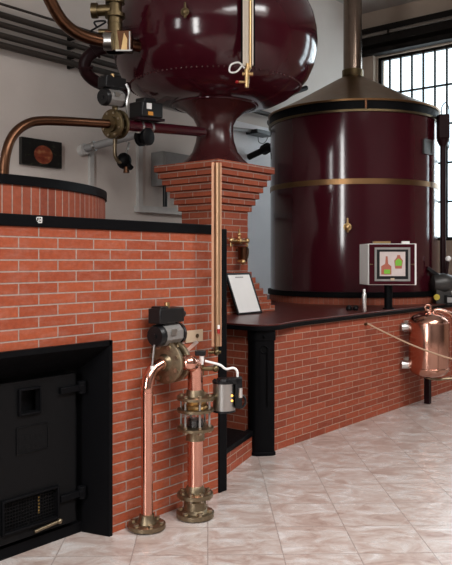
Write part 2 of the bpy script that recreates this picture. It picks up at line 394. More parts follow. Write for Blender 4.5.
# grey strut pipe reaching out from the wall
s0 = atv(84,149,6.55); s1 = atv(142,133,5.9)
t = thing('strut_pipe', (s0.x,6.6,s0.z), 'grey strut pipe reaching from back wall under the valves', 'strut')
mb = MB(); mb.cyl(s0, s1, .045, seg=16); mb.build('pipe', M['grey'], t)
mb = MB(); mb.cyl(s0+Vector((0,.05,-.02)), s0-Vector((0,.03,0)), .065); mb.build('wall_flange', M['duct'], t)
d = (s1-s0)
for k in (.18,.92):
    mb = MB(); c = s0+d*k; mb.cyl(c-d.normalized()*.015, c+d.normalized()*.015, .058); mb.build('pipe_clip', M['steel'], t)
# little hanging drain valve
c = atv(124,160,6.15)
t = thing('drain_valve', c, 'small dark drain valve hanging below the grey strut pipe', 'valve')
mb = MB(); mb.tube([atv(115,138,6.15),atv(115,154,6.15),atv(118,161,6.15),atv(123,163,6.12)], .022); mb.build('bent_pipe', M['bronze'], t)
mb = MB(); mb.ball(c+Vector((0,0,-.01)),.085,(1,1,1.1)); mb.cyl(c,c+Vector((.02,-.1,-.10)),.03); mb.build('valve_body', M['cast'], t)
mb = MB(); mb.tube([c+Vector((0,0,.05)),c+Vector((.02,-.02,.09)),c+Vector((.05,-.03,.20))], .014); mb.cyl(c+Vector((.02,-.02,.2)),c+Vector((.04,-.02,.4)),.008); mb.build('lever', M['steel'], t)
mb = MB(); mb.cyl(c+Vector((.0,-.04,-.08)),c+Vector((.0,-.04,-.15)),.03,.036); mb.build('outlet', M['copper_brown'], t)

# ------------------------------------------------------------------ furnace
FV = 3.24; FU = 3.835
fur = thing('brick_furnace', (2.3,FV,0), 'long red brick furnace with black steel cap and iron door', 'furnace')
mb = MB()
mb.box((2.855,FV,0),(FU,6.55,1.78)); mb.box((.2,FV,0),(1.72,6.55,1.78)); mb.box((1.72,FV,1.12),(2.855,6.55,1.78)); mb.box((1.72,3.75,0),(2.855,6.55,1.12))
mb.build('brickwork', M['brick'], fur)
mb = MB(); mb.box((.15,FV-.012,1.774),(FU-.03,6.57,1.838)); mb.build('cap', M['black'], fur, .006)
mb = MB(); mb.box((FU,FV-.012,0),(FU+.085,6.55,1.815)); mb.build('corner_post', M['black'], fur, .006)
# door surround
mb = MB()
mb.prism([(2.852,FV-.03),(2.852,3.46),(2.775,3.46),(2.775,3.40),(2.828,FV-.03)],0,1.135)
mb.prism([(1.718,FV-.03),(1.83,3.40),(1.83,3.46),(1.718,3.46)][::-1],0,1.135)
mb.extr([(1.72,FV-.03,1.135),(1.72,FV-.03,1.105),(1.72,3.40,.97),(1.72,3.46,.97),(1.72,3.46,1.135)],(1.12,0,0))
mb.box((1.80,3.40,0),(2.80,3.46,.06))
mb.build('door_surround', M['black'], fur)
mb = MB(); mb.box((1.82,3.44,.0),(2.79,3.50,1.0)); mb.build('back_plate', M['cast'], fur)
DV = 3.40
dr = MB(); dl = 1.86; drr = atv(72,400,DV).x
w0 = atv(20.5,391.5,DV-.04); w1 = atv(39.5,410.5,DV-.04); g0 = atv(4,482,DV-.04); g1 = atv(57,518,DV-.04)
# door leaf with two openings
zs = [.09, min(g1.z,.29)-.0, g0.z, w1.z, w0.z, .945]
def leaf(u0,u1,z0,z1): dr.box((u0,DV-.03,z0),(u1,DV,z1))
gz0 = .155; gz1 = .315; gu0 = g0.x; gu1 = g1.x
leaf(dl,drr,.09,gz0); leaf(dl,gu0,gz0,gz1); leaf(gu1,drr,gz0,gz1); leaf(dl,drr,gz1,w1.z); leaf(dl,w0.x,w1.z,w0.z); leaf(w1.x,drr,w1.z,w0.z); leaf(dl,drr,w0.z,.945)
door = dr.build('door', M['cast'], fur)
def fringe(u0,u1,z0,z1,wd,v,th):
    q = MB(); q.box((u0-wd,v-th,z0-wd),(u0,v,z1+wd)); q.box((u1,v-th,z0-wd),(u1+wd,v,z1+wd)); q.box((u0,v-th,z0-wd),(u1,v,z0)); q.box((u0,v-th,z1),(u1,v,z1+wd)); return q
fringe(w0.x,w1.x,w1.z,w0.z,.012,DV-.03,.02).build('peephole_frame', M['black'], door, .003)
fringe(gu0,gu1,gz0,gz1,.014,DV-.03,.02).build('grate_frame', M['black'], door, .003)
mb = MB(); 
k = gu0+.012
while k < gu1: mb.box((k-.002,DV-.02,gz0),(k+.002,DV-.014,gz1)); k += .018
k = gz0+.012
while k < gz1: mb.box((gu0,DV-.021,k-.002),(gu1,DV-.013,k+.002)); k += .018
mb.build('grate_mesh', M['cast'], door)
mb = MB(); mb.cyl((gu1-.07,3.433,gz0+.02),(gu1-.07,3.433,gz1-.04),.006); mb.build('grate_reflection', M['glow'], door)  # yellow reflection in the grate, made as a faintly glowing rod
p0 = atv(17,429,DV-.03); p1 = atv(47,447,DV-.03)
mb = fringe(p0.x,p1.x,p1.z,p0.z,.006,DV-.03,.008); mb.box((p0.x,DV-.033,p1.z),(p1.x,DV-.03,p0.z))
for r_ in range(2):
    for k in range(5):
        uu = p0.x+.012+k*(p1.x-p0.x-.02)/5; zz = p1.z+.015+r_*.05
        mb.box((uu,DV-.0355,zz),(uu+.02,DV-.033,zz+.028))
mb.build('embossed_plate', M['cast'], door, .002)
for hy in (387,492):
    kn = atv(81,hy,3.37); 
    mb = MB(); mb.box((kn.x-.16,3.345,kn.z-.018),(kn.x-.02,3.372,kn.z+.018)); mb.cyl((kn.x,3.365,kn.z-.035),(kn.x,3.365,kn.z+.035),.026)
    mb.box((kn.x-.03,3.34,kn.z-.016),(kn.x+.01,3.40,kn.z+.016)); mb.build('hinge', M['black'], door, .003)
la = atv(38,524,3.36); lb = atv(58,518,3.36)
mb = MB(); mb.cyl((la.x-.03,3.35,.115),(lb.x,3.35,.128),.009); mb.ball((lb.x,3.345,.13),.016); mb.build('latch', M['bronze'], door)
# maker's mark on the cap
mk = atv(39,220,FV-.012)
q = MB(); vv = FV-.0155
for (x0,x1,z0,z1) in ((-.018,.018,.012,.016),(-.018,-.014,-.006,.016),(.014,.018,-.016,.012),(-.006,.018,-.016,-.012),(-.018,-.014,-.006,.0),(-.012,-.004,-.010,-.006),
                      (-.006,.008,.004,.007),(.005,.008,-.006,.007),(-.006,.008,-.007,-.004),(-.006,-.003,-.007,.001)):
    q.box((mk.x+x0,vv,mk.z+z0),(mk.x+x1,FV-.012,mk.z+z1))
q.build('maker_mark', M['white'], fur)

# brick ring round the still boiler
RC = (2.56,5.12); RR = 1.445; ZR = 2.10
rg = thing('boiler_ring', (RC[0],RC[1],1.838), 'round collar of upright red bricks with black band on the furnace', 'brick ring')
mb = MB(); mb.annulus((*RC,1.838), RR-.12, RR-.012, 0, ZR-1.838-.055); mb.build('brickwork', M['brick_ring'], rg)
mb = MB(); mb.annulus((*RC,0), RR-.14, RR, ZR-.058, ZR); mb.build('rim_band', M['black'], rg)
mb = MB(); mb.lathe((*RC,0), [(RR-.13,1.84),(RR-.13,1.90),(RR*.7,1.97),(RR*.35,2.02),(.05,2.03)]); mb.build('boiler_dome', M['copper_brown'], rg)

# ------------------------------------------------------------------ counter
CV = 3.586; CT = 1.075
cnt = thing('brick_counter', (6.5,CV,0), 'low red brick counter with black corner post and recess', 'counter')
mb = MB(); mb.box((4.90,CV,0),(10.6,CV+.14,1.025)); mb.box((10.46,CV,0),(10.6,6.55,1.025))
mb.build('front_wall', M['brick_counter'], cnt)
mb = MB(); mb.box((4.775,3.66,0),(4.90,6.55,1.025)); mb.build('end_wall', M['brick_counter'], cnt)
mb = MB(); mb.prism([(3.925,3.37),(4.745,3.645),(4.77,3.70),(4.77,6.5),(3.925,6.5)],0,.165); mb.build('foot_plinth', M['brick_counter'], cnt)
mb = MB(); mb.prism([(3.925,3.355),(4.745,3.63),(4.765,3.71),(3.925,3.43)],.165,.205); mb.prism([(3.925,3.43),(4.765,3.71),(4.765,6.5),(3.925,6.5)],.165,.185); mb.build('plinth_edge', M['black'], cnt, .004)
# post
def post(e): return [(4.741-e,3.634),(4.748-e*.5,3.605-e),(4.845,3.515-e),(4.878+e*.5,3.512-e),(4.915+e,3.56),(4.915+e,3.66),(4.80,3.73+e),(4.765-e,3.70)]
mb = MB(); mb.prism(post(0),0,1.025); mb.prism(post(.008),.94,1.025); mb.prism(post(.008),0,.03); po = mb.build('corner_post', M['black'], cnt, .004)
fd = -FWD; sd = RGT
fc = Vector((4.797,3.560,.64))
mb = MB()
for s__ in (-1,1): mb.obox(fc+fd*.004+sd*.03*s__,(sd,fd,(0,0,1)),(.004,.006,.23))
mb.torus(fc+Vector((0,0,.23))+fd*.004, fd, .03,.005)
mb.build('moulding', M['black'], po)
mb = MB(); mb.ball(fc+Vector((0,0,.335))+fd*.016,.012); mb.build('stud', M['black'], po)
# top slab with black edge band; front edge flares out to the post
out = [(4.70,6.55),(4.70,4.0),(4.70,3.66),(4.72,3.585),(4.77,3.53),(4.845,3.49),(4.93,3.49),(5.2,3.54),(5.4,CV-.03),(10.65,CV-.03),(10.65,6.55)]
mb = MB(); mb.prism(out,1.025,1.060); ed = mb.build('edge_band', M['black'], cnt, .004)
cx = [(x+(.012 if x < 4.9 else (-.012 if x > 10 else 0)), y+(.010 if y < 5 else -.01)) for x, y in out]
mb = MB(); mb.prism(cx,1.0605,CT); mb.build('countertop', M['counter_top'], cnt, .003)

# ------------------------------------------------------------------ brick column with corbel and stepped foot
KU0,KU1,KV0,KV1 = 5.469,5.980,4.646,5.106
col = thing('brick_column', ((KU0+KU1)/2,(KV0+KV1)/2,CT), 'red brick column with flared stepped top carrying the red still head', 'column')
mb = MB(); H = .0657; o7 = .0285
mb.box((KU0,KV0,CT),(KU1,KV1,2.097))
def course(z, off, h):
    mb.box((KU0-off,KV0-off,z),(KU1+off,KV1+off,z+h))
for k in range(7):
    course(2.097+k*H, o7*(k+1), H-.004 if k < 6 else H)
mb.build('shaft', M['brick_column'], col, .003)
mb = MB()
for k in range(7): course(CT+k*.0575, o7*(7-k), .0575)
mb.build('stepped_foot', M['brick_column'], col, .003)

# the pot
PC = ((KU0+KU1)/2, (KV0+KV1)/2)
pot = thing('still_head', (*PC,2.557), 'huge maroon onion shaped still head on the brick column', 'still')
mb = MB(); prof = [(0.368,2.557),(0.3542,2.575),(0.2944,2.63),(0.2346,2.704),(0.1978,2.814),(0.184,2.916),(0.1886,2.98),(0.2254,3.054),(0.3036,3.123),(0.4324,3.181)]
mb.lathe((*PC,0), prof, 72); mb.build('neck', M['maroon_neck'], pot)
mb = MB(); prof = [(0.4232,3.181),(0.552,3.196),(0.6624,3.228),(0.7728,3.284),(0.874,3.362),(0.9522,3.458),(1.007,3.569),(1.038,3.688),(1.049,3.808),(1.04,3.937),(1.012,4.075),(0.9568,4.204),(0.8648,4.332),(0.736,4.443),(0.5704,4.535),(0.368,4.599),(0.184,4.627),(0.046,4.636)]
mb.lathe((*PC,0), prof, 96); mb.build('bulb', M['maroon'], pot)
mb = MB(); mb.torus((*PC,3.181),(0,0,1),0.434,.012,72); mb.build('neck_seam', M['maroon'], pot)
rv = MB()
for i in range(110):
    an = 2*PI*i/110; rv.ball((PC[0]+0.876*math.cos(an),PC[1]+0.876*math.sin(an),3.360),.010)
o = rv.build('rivet_row', M['maroon_neck'], pot); o['kind'] = 'stuff'
# louvre on the right flank
an = math.atan2(-.62,.55)
def onpot(px, py, Z): return atZ(px, py, Z)
mb = MB(); lc = onpot(300,19,7.10); nrm = (lc-Vector((*PC,3.81))).normalized(); tx = Vector((0,0,1)).cross(nrm).normalized(); ty = nrm.cross(tx)
mb.obox(lc,(tx,ty,nrm),(.08,.11,.012))
for k in range(5): mb.obox(lc+ty*(k-2)*.04+nrm*.014,(tx,ty,nrm),(.07,.008,.01))
mb.build('vent_louvre', M['maroon_dark'], pot)
def tap(c, out_, name, par=None, s=1.0, mat='brass_lit'):
    q = MB(); c = Vector(c); o_ = Vector(out_).normalized()
    q.cyl(c-o_*.12*s, c, .012*s); q.ball(c,.032*s,(1,1,1.15)); q.cyl(c+Vector((0,0,.02))*s,c+Vector((0,0,.09))*s,.014*s,.010*s)
    q.cyl(c-Vector((0,0,.03))*s,c-Vector((0,0,.055))*s,.02*s,.012*s); q.torus(c+o_*.005,o_,.034*s,.008*s)
    q.build(name, M[mat], par)
c = onround(185,12,PC,1.099); tap(c,(c-Vector((*PC,3.81))),'brass_knob',pot,.95,'brass')

# pale level gauge on the pot
g = atZ(248,66,6.42)
t = thing('level_gauge', g, 'tall pale level gauge hanging on front of maroon still head', 'gauge', 'upright gauges')
dv = Vector((g.x-PC[0], g.y-PC[1],0)).normalized(); sx = Vector((-dv.y,dv.x,0)); up = Vector((0,0,1))
sx = RGT.copy(); dv = -FWD.copy()
zt = 4.9; hh = (zt-g.z)/2; cc = g+up*hh
mb = MB(); mb.obox(cc,(sx,dv,up),(.046,.008,hh)); mb.obox(cc+sx*.040+dv*.018,(sx,dv,up),(.006,.022,hh)); mb.obox(cc-sx*.040+dv*.018,(sx,dv,up),(.006,.022,hh)); mb.build('channel', M['channel'], t)
mb = MB(); mb.obox(cc-dv*.016,(sx,dv,up),(.062,.007,hh)); mb.build('backing_strip', M['black'], t)
mb = MB(); mb.cyl(g+sx*.018+dv*.025-up*.03, g+sx*.018+dv*.025+up*2*hh,.012); mb.build('tube', M['brass_lit'], t)
mb = MB(); q = g-up*.0; mb.cyl(q-up*.04,q+up*.02,.022); mb.cyl(q-up*.19-sx*.012,q-up*.03-sx*.01,.019,.024); mb.cyl(q-up*.07-sx*.05,q-up*.07+sx*.045,.017); mb.cyl(q-up*.14-sx*.08,q-up*.14,.013); mb.build('fitting', M['brass_lit'], t)
mb = MB(); mb.ball(q-up*.14-sx*.095,.018,(1,1,.8)); mb.build('handle', M['red'], t)
mb = MB(); mb.tube([q-up*.02-sx*.03,q+up*.03-sx*.08,q+up*.01-sx*.15,q-up*.05-sx*.16,q-up*.05-sx*.10,q+up*.02-sx*.04],.008,8); mb.build('wire_loop', M['white'], t)
for z_, l_ in ((-.04,.30),(.5,.06)):
    mb = MB(); mb.cyl(q+up*z_,q+up*z_-dv*l_,.012); mb.build('mount', M['brass'], t)

# ------------------------------------------------------------------ condenser tank
TC = Vector((8.455,4.830,0)); TR = 1.076
plt = thing('tank_plinth', (TC.x,TC.y,CT), 'round low brick plinth on the counter under the maroon tank', 'plinth')
mb = MB(); mb.lathe((TC.x,TC.y,CT),[(TR+.015,0),(TR+.015,.084)],96); mb.build('brickwork', M['brick_plinth'], plt)
tk = thing('condenser_tank', (TC.x,TC.y,CT+.084), 'large maroon cylindrical tank with brass band and conical lid', 'tank')
mb = MB(); mb.lathe(TC,[(TR+.035,1.159),(TR+.035,1.223),(TR,1.224)],96); mb.build('base_band', M['black'], tk)
mb = MB(); mb.lathe(TC,[(TR-.02,1.218),(TR,1.224),(TR,3.339),(TR-.03,3.348)],128); mb.build('barrel', M['maroon'], tk)
mb = MB(); mb.annulus(TC,TR-.01,TR+.007,2.488,2.552,128); mb.build('brass_band', M['lid'], tk)
mb = MB(); mb.annulus(TC,TR-.03,TR+.025,3.334,3.359,128); mb.build('rim', M['brass'], tk)
mb = MB(); mb.annulus(TC,TR-.06,TR+.012,3.359,3.463,128); mb.build('top_band', M['black'], tk)
mb = MB(); mb.lathe(TC,[(TR+.03,3.46),(TR+.035,3.481),(TR-.0,3.495),(0.782,3.638),(0.46,3.817),(0.23,3.946),(0.1334,3.997)],128); mb.build('lid', M['lid'], tk)
mb = MB(); mb.lathe(TC,[(0.1334,3.983),(0.138,3.992),(0.138,4.084),(0.1288,4.093)],48); mb.build('collar', M['brass'], tk)
mb = MB(); mb.lathe(TC,[(.1214,4.084),(.118,ZC-.002)],48); mb.build('chimney_pipe', M['chimney'], tk)
b0 = atZ(365,104,8.56); dd = Vector((b0.x-TC.x,b0.y-TC.y,0)).normalized(); q = TC+dd*(TR+.022)
mb = MB(); mb.obox(Vector((q.x,q.y,3.412)),(Vector((-dd.y,dd.x,0)),dd,(0,0,1)),(.011,.011,.05)); mb.build('strap', M['copper_brown'], tk)
def ontank(px, py, extra=0): return onround(px, py, (TC.x,TC.y), TR+extra)
c = ontank(347.5,227,.07); tap(c,(c.x-TC.x,c.y-TC.y,0),'brass_knob',tk,1.15)
c = ontank(427,147); dd = Vector((c.x-TC.x,c.y-TC.y,0)).normalized(); tt = Vector((-dd.y,dd.x,0))
mb = MB()
for s_ in (-1,1): mb.obox(c+tt*.09*s_+dd*.012,(tt,dd,up),(.012,.012,.085)); mb.obox(c+up*.078*s_+dd*.012,(tt,dd,up),(.09,.012,.012))
mb.obox(c+dd*.006,(tt,dd,up),(.085,.01,.07)); mb.build('gauge_plate', M['pump_iron'], tk)

# ------------------------------------------------------------------ goose pipe from boiler to still head, and swan neck
r = .0375
gp = thing('vapour_pipe', (3.2,4.8,1.95), 'long brown copper pipe bending over from boiler toward still head', 'pipe')
P = [Vector((atZ(4,175,5.5).x,atZ(4,175,5.5).y,1.96)), atZ(4,172,5.5), atZ(7,150,5.52), atZ(13.5,135,5.57), atZ(25,125,5.65), atZ(40,121,5.76), atZ(70,121.6,5.97), atZ(109,124,6.21)]
mb = MB(); mb.tube(P, r, 18, 8); mb.build('pipe', M['copper_brown'], gp)
A = P[-1]; Bn = atZ(203,132,7.29); ax = (Bn-A).normalized()
# first valve
def flange(p, ax, R, th, mat, par, nb=8, rb=None, br_=.011, name='flange', bolts=True):
    p = Vector(p); ax = Vector(ax).normalized(); q = MB()
    q.turned(p-ax*th/2, p+ax*th/2, [(0,R*.94),(.12,R),(.88,R),(1,R*.94)], 28); fo = q.build(name, M[mat], par)
    x, y, _ = q_frame(ax)
    if bolts:
        for i in range(nb):
            a_ = 2*PI*(i+.5)/nb; c_ = p+(x*math.cos(a_)+y*math.sin(a_))*(rb or R*.78)
            w = MB(); w.cyl(c_-ax*(th/2+br_*.9), c_+ax*(th/2+br_*.9), br_, seg=6); w.build('bolt', M['bolt'], fo)
    return fo
def q_frame(d):
    d = Vector(d).normalized(); u_ = Vector((0,0,1)) if abs(d.z) < .95 else Vector((1,0,0)); x = u_.cross(d).normalized(); return x, d.cross(x), d
def actuator(center, axis, L, R, par, label_patch=True):
    """box-topped pneumatic actuator: grey barrel, black end caps, black switch box above"""
    c = Vector(center); ax_ = Vector(axis).normalized(); sd_ = up.cross(ax_).normalized()
    q = MB(); pts = []
    for k in range(8):
        a_ = PI/8+k*PI/4; pts.append(c-ax_*L/2+(sd_*math.cos(a_)*R*.95+up*math.sin(a_)*R))
    q.extr(pts, ax_*L); q.build('barrel', M['grey_metal'], par, .006)
    for s_ in (-1,1):
        q = MB(); e = c+ax_*s_*(L/2)
        q.turned(e-ax_*s_*.002, e+ax_*s_*.035, [(0,R*1.04),(.6,R*1.02),(1,R*.86)], 16)
        q.cyl(e+ax_*s_*.03, e+ax_*s_*.045, R*.22); q.build('end_cap', M['plastic'], par)
    q = MB(); q.obox(c+up*(R+.052)-ax_*L*.05,(ax_,sd_,up),(L*.66,R*.72,.046)); q.obox(c+up*(R+.004)-ax_*L*.1,(ax_,sd_,up),(L*.3,R*.5,.012)); q.obox(c+up*(R+.095)-ax_*L*.42,(ax_,sd_,up),(L*.2,R*.6,.016)); q.cyl(c+up*(R+.055)+ax_*L*.55,c+up*(R+.05)+ax_*(L*.55+.075),.028,.02); q.build('switch_box', M['plastic'], par, .008)
    q = MB(); q.cyl(c+up*(R+.09)-ax_*L*.02,c+up*(R+.13)-ax_*L*.02,.017); q.build('indicator', M['brass_lit'], par)
    if label_patch:
        q = MB(); q.obox(c-ax_*L*.12-sd_*(R*.89)+up*R*.30,(ax_,sd_,up),(L*.14,.012,R*.24)); q.build('rating_plate', M['steel'], par)
v1 = thing('actuated_valve', atZ(115,125,6.24), 'brass flanged valve with black actuator on brown pipe near apple picture', 'valve', 'actuated valves')
fp = atZ(115,124.3,6.25)
flange(fp-ax*.0322, ax, .1242, .0276, 'brass', v1); flange(fp+ax*.0414, ax, .1242, .0276, 'brass', v1)
mb = MB(); mb.cyl(fp-ax*.0736,fp+ax*.0828,.0690); mb.cyl(fp,fp+up*.1748,.0258); mb.build('valve_body', M['brass'], v1)
actuator(atZ(113,98,6.2), ax, .1840, .0718, v1)
mb = MB(); k0 = atZ(126,84,6.21); mb.tube([k0,atZ(129,92,6.22),atZ(127,103,6.22),atZ(128,118,6.26)],.0129,8); mb.build('hose', M['steel'], v1)
# maroon pipe into the neck
mp = thing('inlet_pipe', atZ(160,129,6.62), 'straight maroon pipe running into neck of still head', 'pipe')
mb = MB(); mb.cyl(fp+ax*.0736, Bn, .0478, seg=20); mb.build('pipe', M['maroon'], mp)
for px_ in (137.5,164):
    k = (atZ(px_,128,6.53)-A).dot(ax); c = A+ax*k
    mb = MB(); mb.cyl(c-ax*.0129,c+ax*.0129,.0607); mb.cyl(c+up*.0460,c+up*.1058,.0129); mb.build('pipe_clip', M['steel'], mp)
# second valve on the maroon pipe
c2 = A+ax*((atZ(150,128,6.53)-A).dot(ax))
v2 = thing('actuated_valve', c2, 'black actuated valve with white label riding on the maroon pipe', 'valve', 'actuated valves')
sd2 = up.cross(ax).normalized()
mb = MB(); mb.obox(c2+up*.1426-sd2*.0276,(ax,sd2,up),(.1380,.0828,.0690)); mb.obox(c2+up*.2300+ax*.0276,(ax,sd2,up),(.0828,.0552,.0276)); mb.build('actuator_body', M['plastic'], v2, .0110)
mb = MB(); mb.obox(c2+up*.1702-sd2*.1122-ax*.0552,(ax,sd2,up),(.0322,.0028,.0258)); mb.build('white_label', M['white'], v2)
mb = MB(); mb.obox(c2+up*.1058-sd2*.1122-ax*.0368,(ax,sd2,up),(.0322,.0028,.0166)); mb.build('orange_label', M['orange'], v2)
mb = MB(); mb.obox(c2+up*.0626,(ax,sd2,up),(.1840,.0920,.0110)); mb.build('mount_plate', M['maroon_dark'], v2)
mb = MB(); mb.cyl(c2-up*.0276,c2-up*.1196,.0460); mb.turned(c2-up*.0920-sd2*.0736+ax*.0000,c2-up*.0920+sd2*.0736,[(0,.0460),(.0920,.0782),(.3220,.0782),(.3680,.0552),(.5520,.0552),(.5980,.0782),(.8280,.0782),(1,.0460)]); mb.build('valve_body', M['cast'], v2)
# swan neck and brass safety valve, upper left
sn = thing('swan_neck_pipe', atZ(105,42,6.44), 'copper pipe curving down from above to brass valve at top left', 'pipe')
mb = MB(); mb.tube([atZ(40,-22,6.07),atZ(48,-4,6.12),atZ(60,18,6.21),(atZ(72,30,6.3)),atZ(86,37,6.39),atZ(107,42,6.51)], .0534, 18, 8); mb.build('pipe', M['copper_brown'], sn)
mb = MB(); e = atZ(107,41.5,6.51); mb.cyl(e-RGT*.0276,e+RGT*.0460,.0782); mb.build('union', M['steel'], sn)
sv = thing('brass_valve', atZ(115,40,6.62), 'tall brass valve at the left flank of the still head', 'valve')
mb = MB(); c = atZ(115,30,6.62); mb.cyl(c-up*.2024,c+up*.0552,.0828,.0644); mb.cyl(c+up*.0552,c+up*.3864,.0690,.0552); mb.cyl(c+up*.1104,c+up*.1472,.0920); mb.cyl(c+up*.2392,c+up*.2760,.0874); mb.build('valve_body', M['brass'], sv)
mb = MB(); mb.cyl(c+up*.1748-RGT*.1656,c+up*.1840,.0506); mb.cyl(c+up*.1748-RGT*.2116,c+up*.1748-RGT*.1564,.0690); mb.build('side_cap', M['brass'], sv)
mb = MB(); mb.cyl(c-RGT*.1472-up*.0184,c-up*.0184,.0276); mb.build('branch_pipe', M['brass'], sv)
mb = MB(); mb.obox(c+RGT*.0368-up*.1104,(RGT,FWD,up),(.1196,.0644,.0920)); mb.cyl(c-up*.0920,c-up*.0920+RGT*.2300+FWD*.2300,.0552); mb.build('body_block', M['copper_brown'], sv, .0092)
mb = MB(); q = c+RGT*.0920-up*.1196-FWD*.0736; mb.extr([q+RGT*-.0276-up*.0828,q+RGT*.0276-up*.0828,q+RGT*.0276+up*.0184,q+up*.0736],FWD*.0092); mb.build('wedge_tag', M['brass_lit'], sv)
mb = MB()
for s_ in (-1,): mb.obox(q+RGT*.0506,(RGT,FWD,up),(.0055,.0092,.0828)); mb.obox(q-up*.0874,(RGT,FWD,up),(.0736,.0092,.0055)); 
mb.build('tag_frame', M['steel'], sv)
mb = MB(); mb.tube([c-RGT*.1656+up*.0276,c-RGT*.1840+up*.0736,c-RGT*.0828+up*.0736,c-RGT*.2300-up*.0184,c-RGT*.2484-up*.0920],.0092,8); mb.build('wire', M['plastic'], sv)
# dark maroon return elbow
rb_ = thing('return_pipe', atZ(90,70,6.72), 'dark maroon pipe loop curling under still head at left', 'pipe')
mb = MB(); mb.tube([atZ(118,47,6.76),atZ(104,48,6.72),atZ(92,53,6.7),(atZ(85,62,6.7)),atZ(86,72,6.73),atZ(95,81,6.83),atZ(108,86,6.97),atZ(128,88,7.13)], .0570, 16, 8); mb.build('pipe', M['maroon_dark'], rb_)
for pq, pr in ((atZ(85.5,66,6.7),atZ(85.7,68.5,6.71)),(atZ(96,50.5,6.7),atZ(94,52,6.7))):
    mb = MB(); mb.cyl(pq,pr,.0736); mb.build('joint_ring', M['maroon_dark'], rb_)

# pipes between column and tank at the wall
t = thing('feed_pipe', atv(245,130,6.5), 'thin grey pipe on white wall between still head and tank', 'pipe')
mb = MB(); mb.cyl(atv(225,128,6.5),atv(262,132,6.5),.028); mb.build('pipe', M['grey'], t)
t = thing('actuator_box', atv(261,133,6.45), 'black actuator box on white wall at left of maroon tank', 'actuator')
a = atv(254,129,6.42); b_ = atv(271,137,6.42)
mb = MB(); mb.box((a.x,6.36,b_.z),(b_.x,6.6,a.z)); mb.build('body', M['plastic'], t, .01)
mb = MB(); mb.tube([atv(258,137,6.42),atv(259,142,6.42),atv(263,143.5,6.42),atv(266,141,6.42),atv(268,137,6.42)],.008,8); mb.build('cable', M['grey'], t)
t = thing('support_arm', atv(262,150,6.4), 'dark slanting support arm behind tank above the brick corbel', 'bracket')
mb = MB(); mb.cyl(atv(249,157,6.55),atv(272,146,6.1),.045); mb.build('arm', M['beam'], t)
mb = MB(); mb.cyl(atv(264,150,6.3),atv(268,147.5,6.2),.075); mb.build('collar', M['beam'], t)
t = thing('reflection_pipe', atv(280,116,6.3), 'pale grey pipe standing in for reflection on maroon tank', 'pipe')
mb = MB(); mb.cyl(atv(270,123,6.38),atv(296,109,6.38),.055); mb.build('pipe', M['grey'], t)  # pale reflection on the tank top, built as a grey pipe
mb = MB(); mb.cyl(atv(236,112,6.38),atv(306,88,6.38),.04); mb.build('upper_pipe', M['beam'], t)

# ------------------------------------------------------------------ tall gauge at furnace corner
g = atZ(216.5,346,4.80)
t = thing('level_gauge', g, 'tall copper and brass gauge at the right corner of the furnace', 'gauge', 'upright gauges')
zt = atZ(216,163,4.80).z; hh = (zt-g.z)/2; cc = g+up*hh; sx = RGT; dv = -FWD
mb = MB(); mb.obox(cc-sx*.024+dv*.008,(sx,dv,up),(.008,.024,hh)); mb.obox(cc-dv*.014,(sx,dv,up),(.030,.004,hh)); mb.obox(cc+sx*.029+dv*.0,(sx,dv,up),(.004,.018,hh)); mb.build('channel', M['wood'], t)
mb = MB(); mb.cyl(cc+sx*.008+dv*.008-up*hh,cc+sx*.008+dv*.008+up*hh,.017,seg=18); mb.build('tube', M['tan_tube'], t)
mb = MB(); mb.cyl(g+sx*.014+dv*.03+up*.085,g+sx*.014+dv*.03+up*.115,.010); mb.build('red_ring', M['red'], t)
mb = MB(); mb.cyl(g+sx*.014+dv*.03+up*.115,g+sx*.014+dv*.03+up*.14,.009); mb.build('white_ring', M['white'], t)
mb = MB(); mb.cyl(g-up*.045,g,.012); mb.ball(g-up*.04,.022); mb.cyl(g-up*.04+dv*.005-sx*.055,g-up*.04+sx*.03,.011); mb.cyl(g-up*.04,g-up*.04-dv*.20-sx*.02,.012); mb.build('fitting', M['brass'], t)

mb = MB(); mb.cyl(g+up*.5,g+up*.5-dv*.17,.01); mb.build('mount', M['brass'], t)

# ------------------------------------------------------------------ copper pipework in front of the furnace
LP = Vector((3.055,3.135,0)); RP = Vector((3.385,3.045,0))
t = thing('copper_pipe', LP, 'slim polished copper standpipe left in front of furnace with floor flange', 'pipe', 'copper standpipes')
zE = 1.6-(368-260)/731*4.39
mb = MB(); vax = Vector((.93,.12,.0)).normalized()
f1 = atZ(163,369,4.46); f1.z = zE+.02
mb.tube([LP+up*.02, LP+up*.5, LP+up*(zE-.16), LP+up*(zE-.10)+vax*.004, LP+up*(zE-.045)+vax*.024, LP+up*(zE-.006)+vax*.066, f1], .036, 20, 8)
pp = mb.build('pipe', M['copper'], t)
mb = MB(); mb.cyl(LP+up*(zE-.15),LP+up*(zE-.14),.039); mb.build('solder_joint', M['copper'], t)
flange(LP+up*.022, up, .112, .03, 'bronze', t, 6, None, .016, 'floor_flange')
mb = MB(); mb.lathe(LP,[(.06,.036),(.055,.05),(.046,.07),(.044,.088),(.038,.092)],28); mb.build('weld_neck', M['bronze'], t)
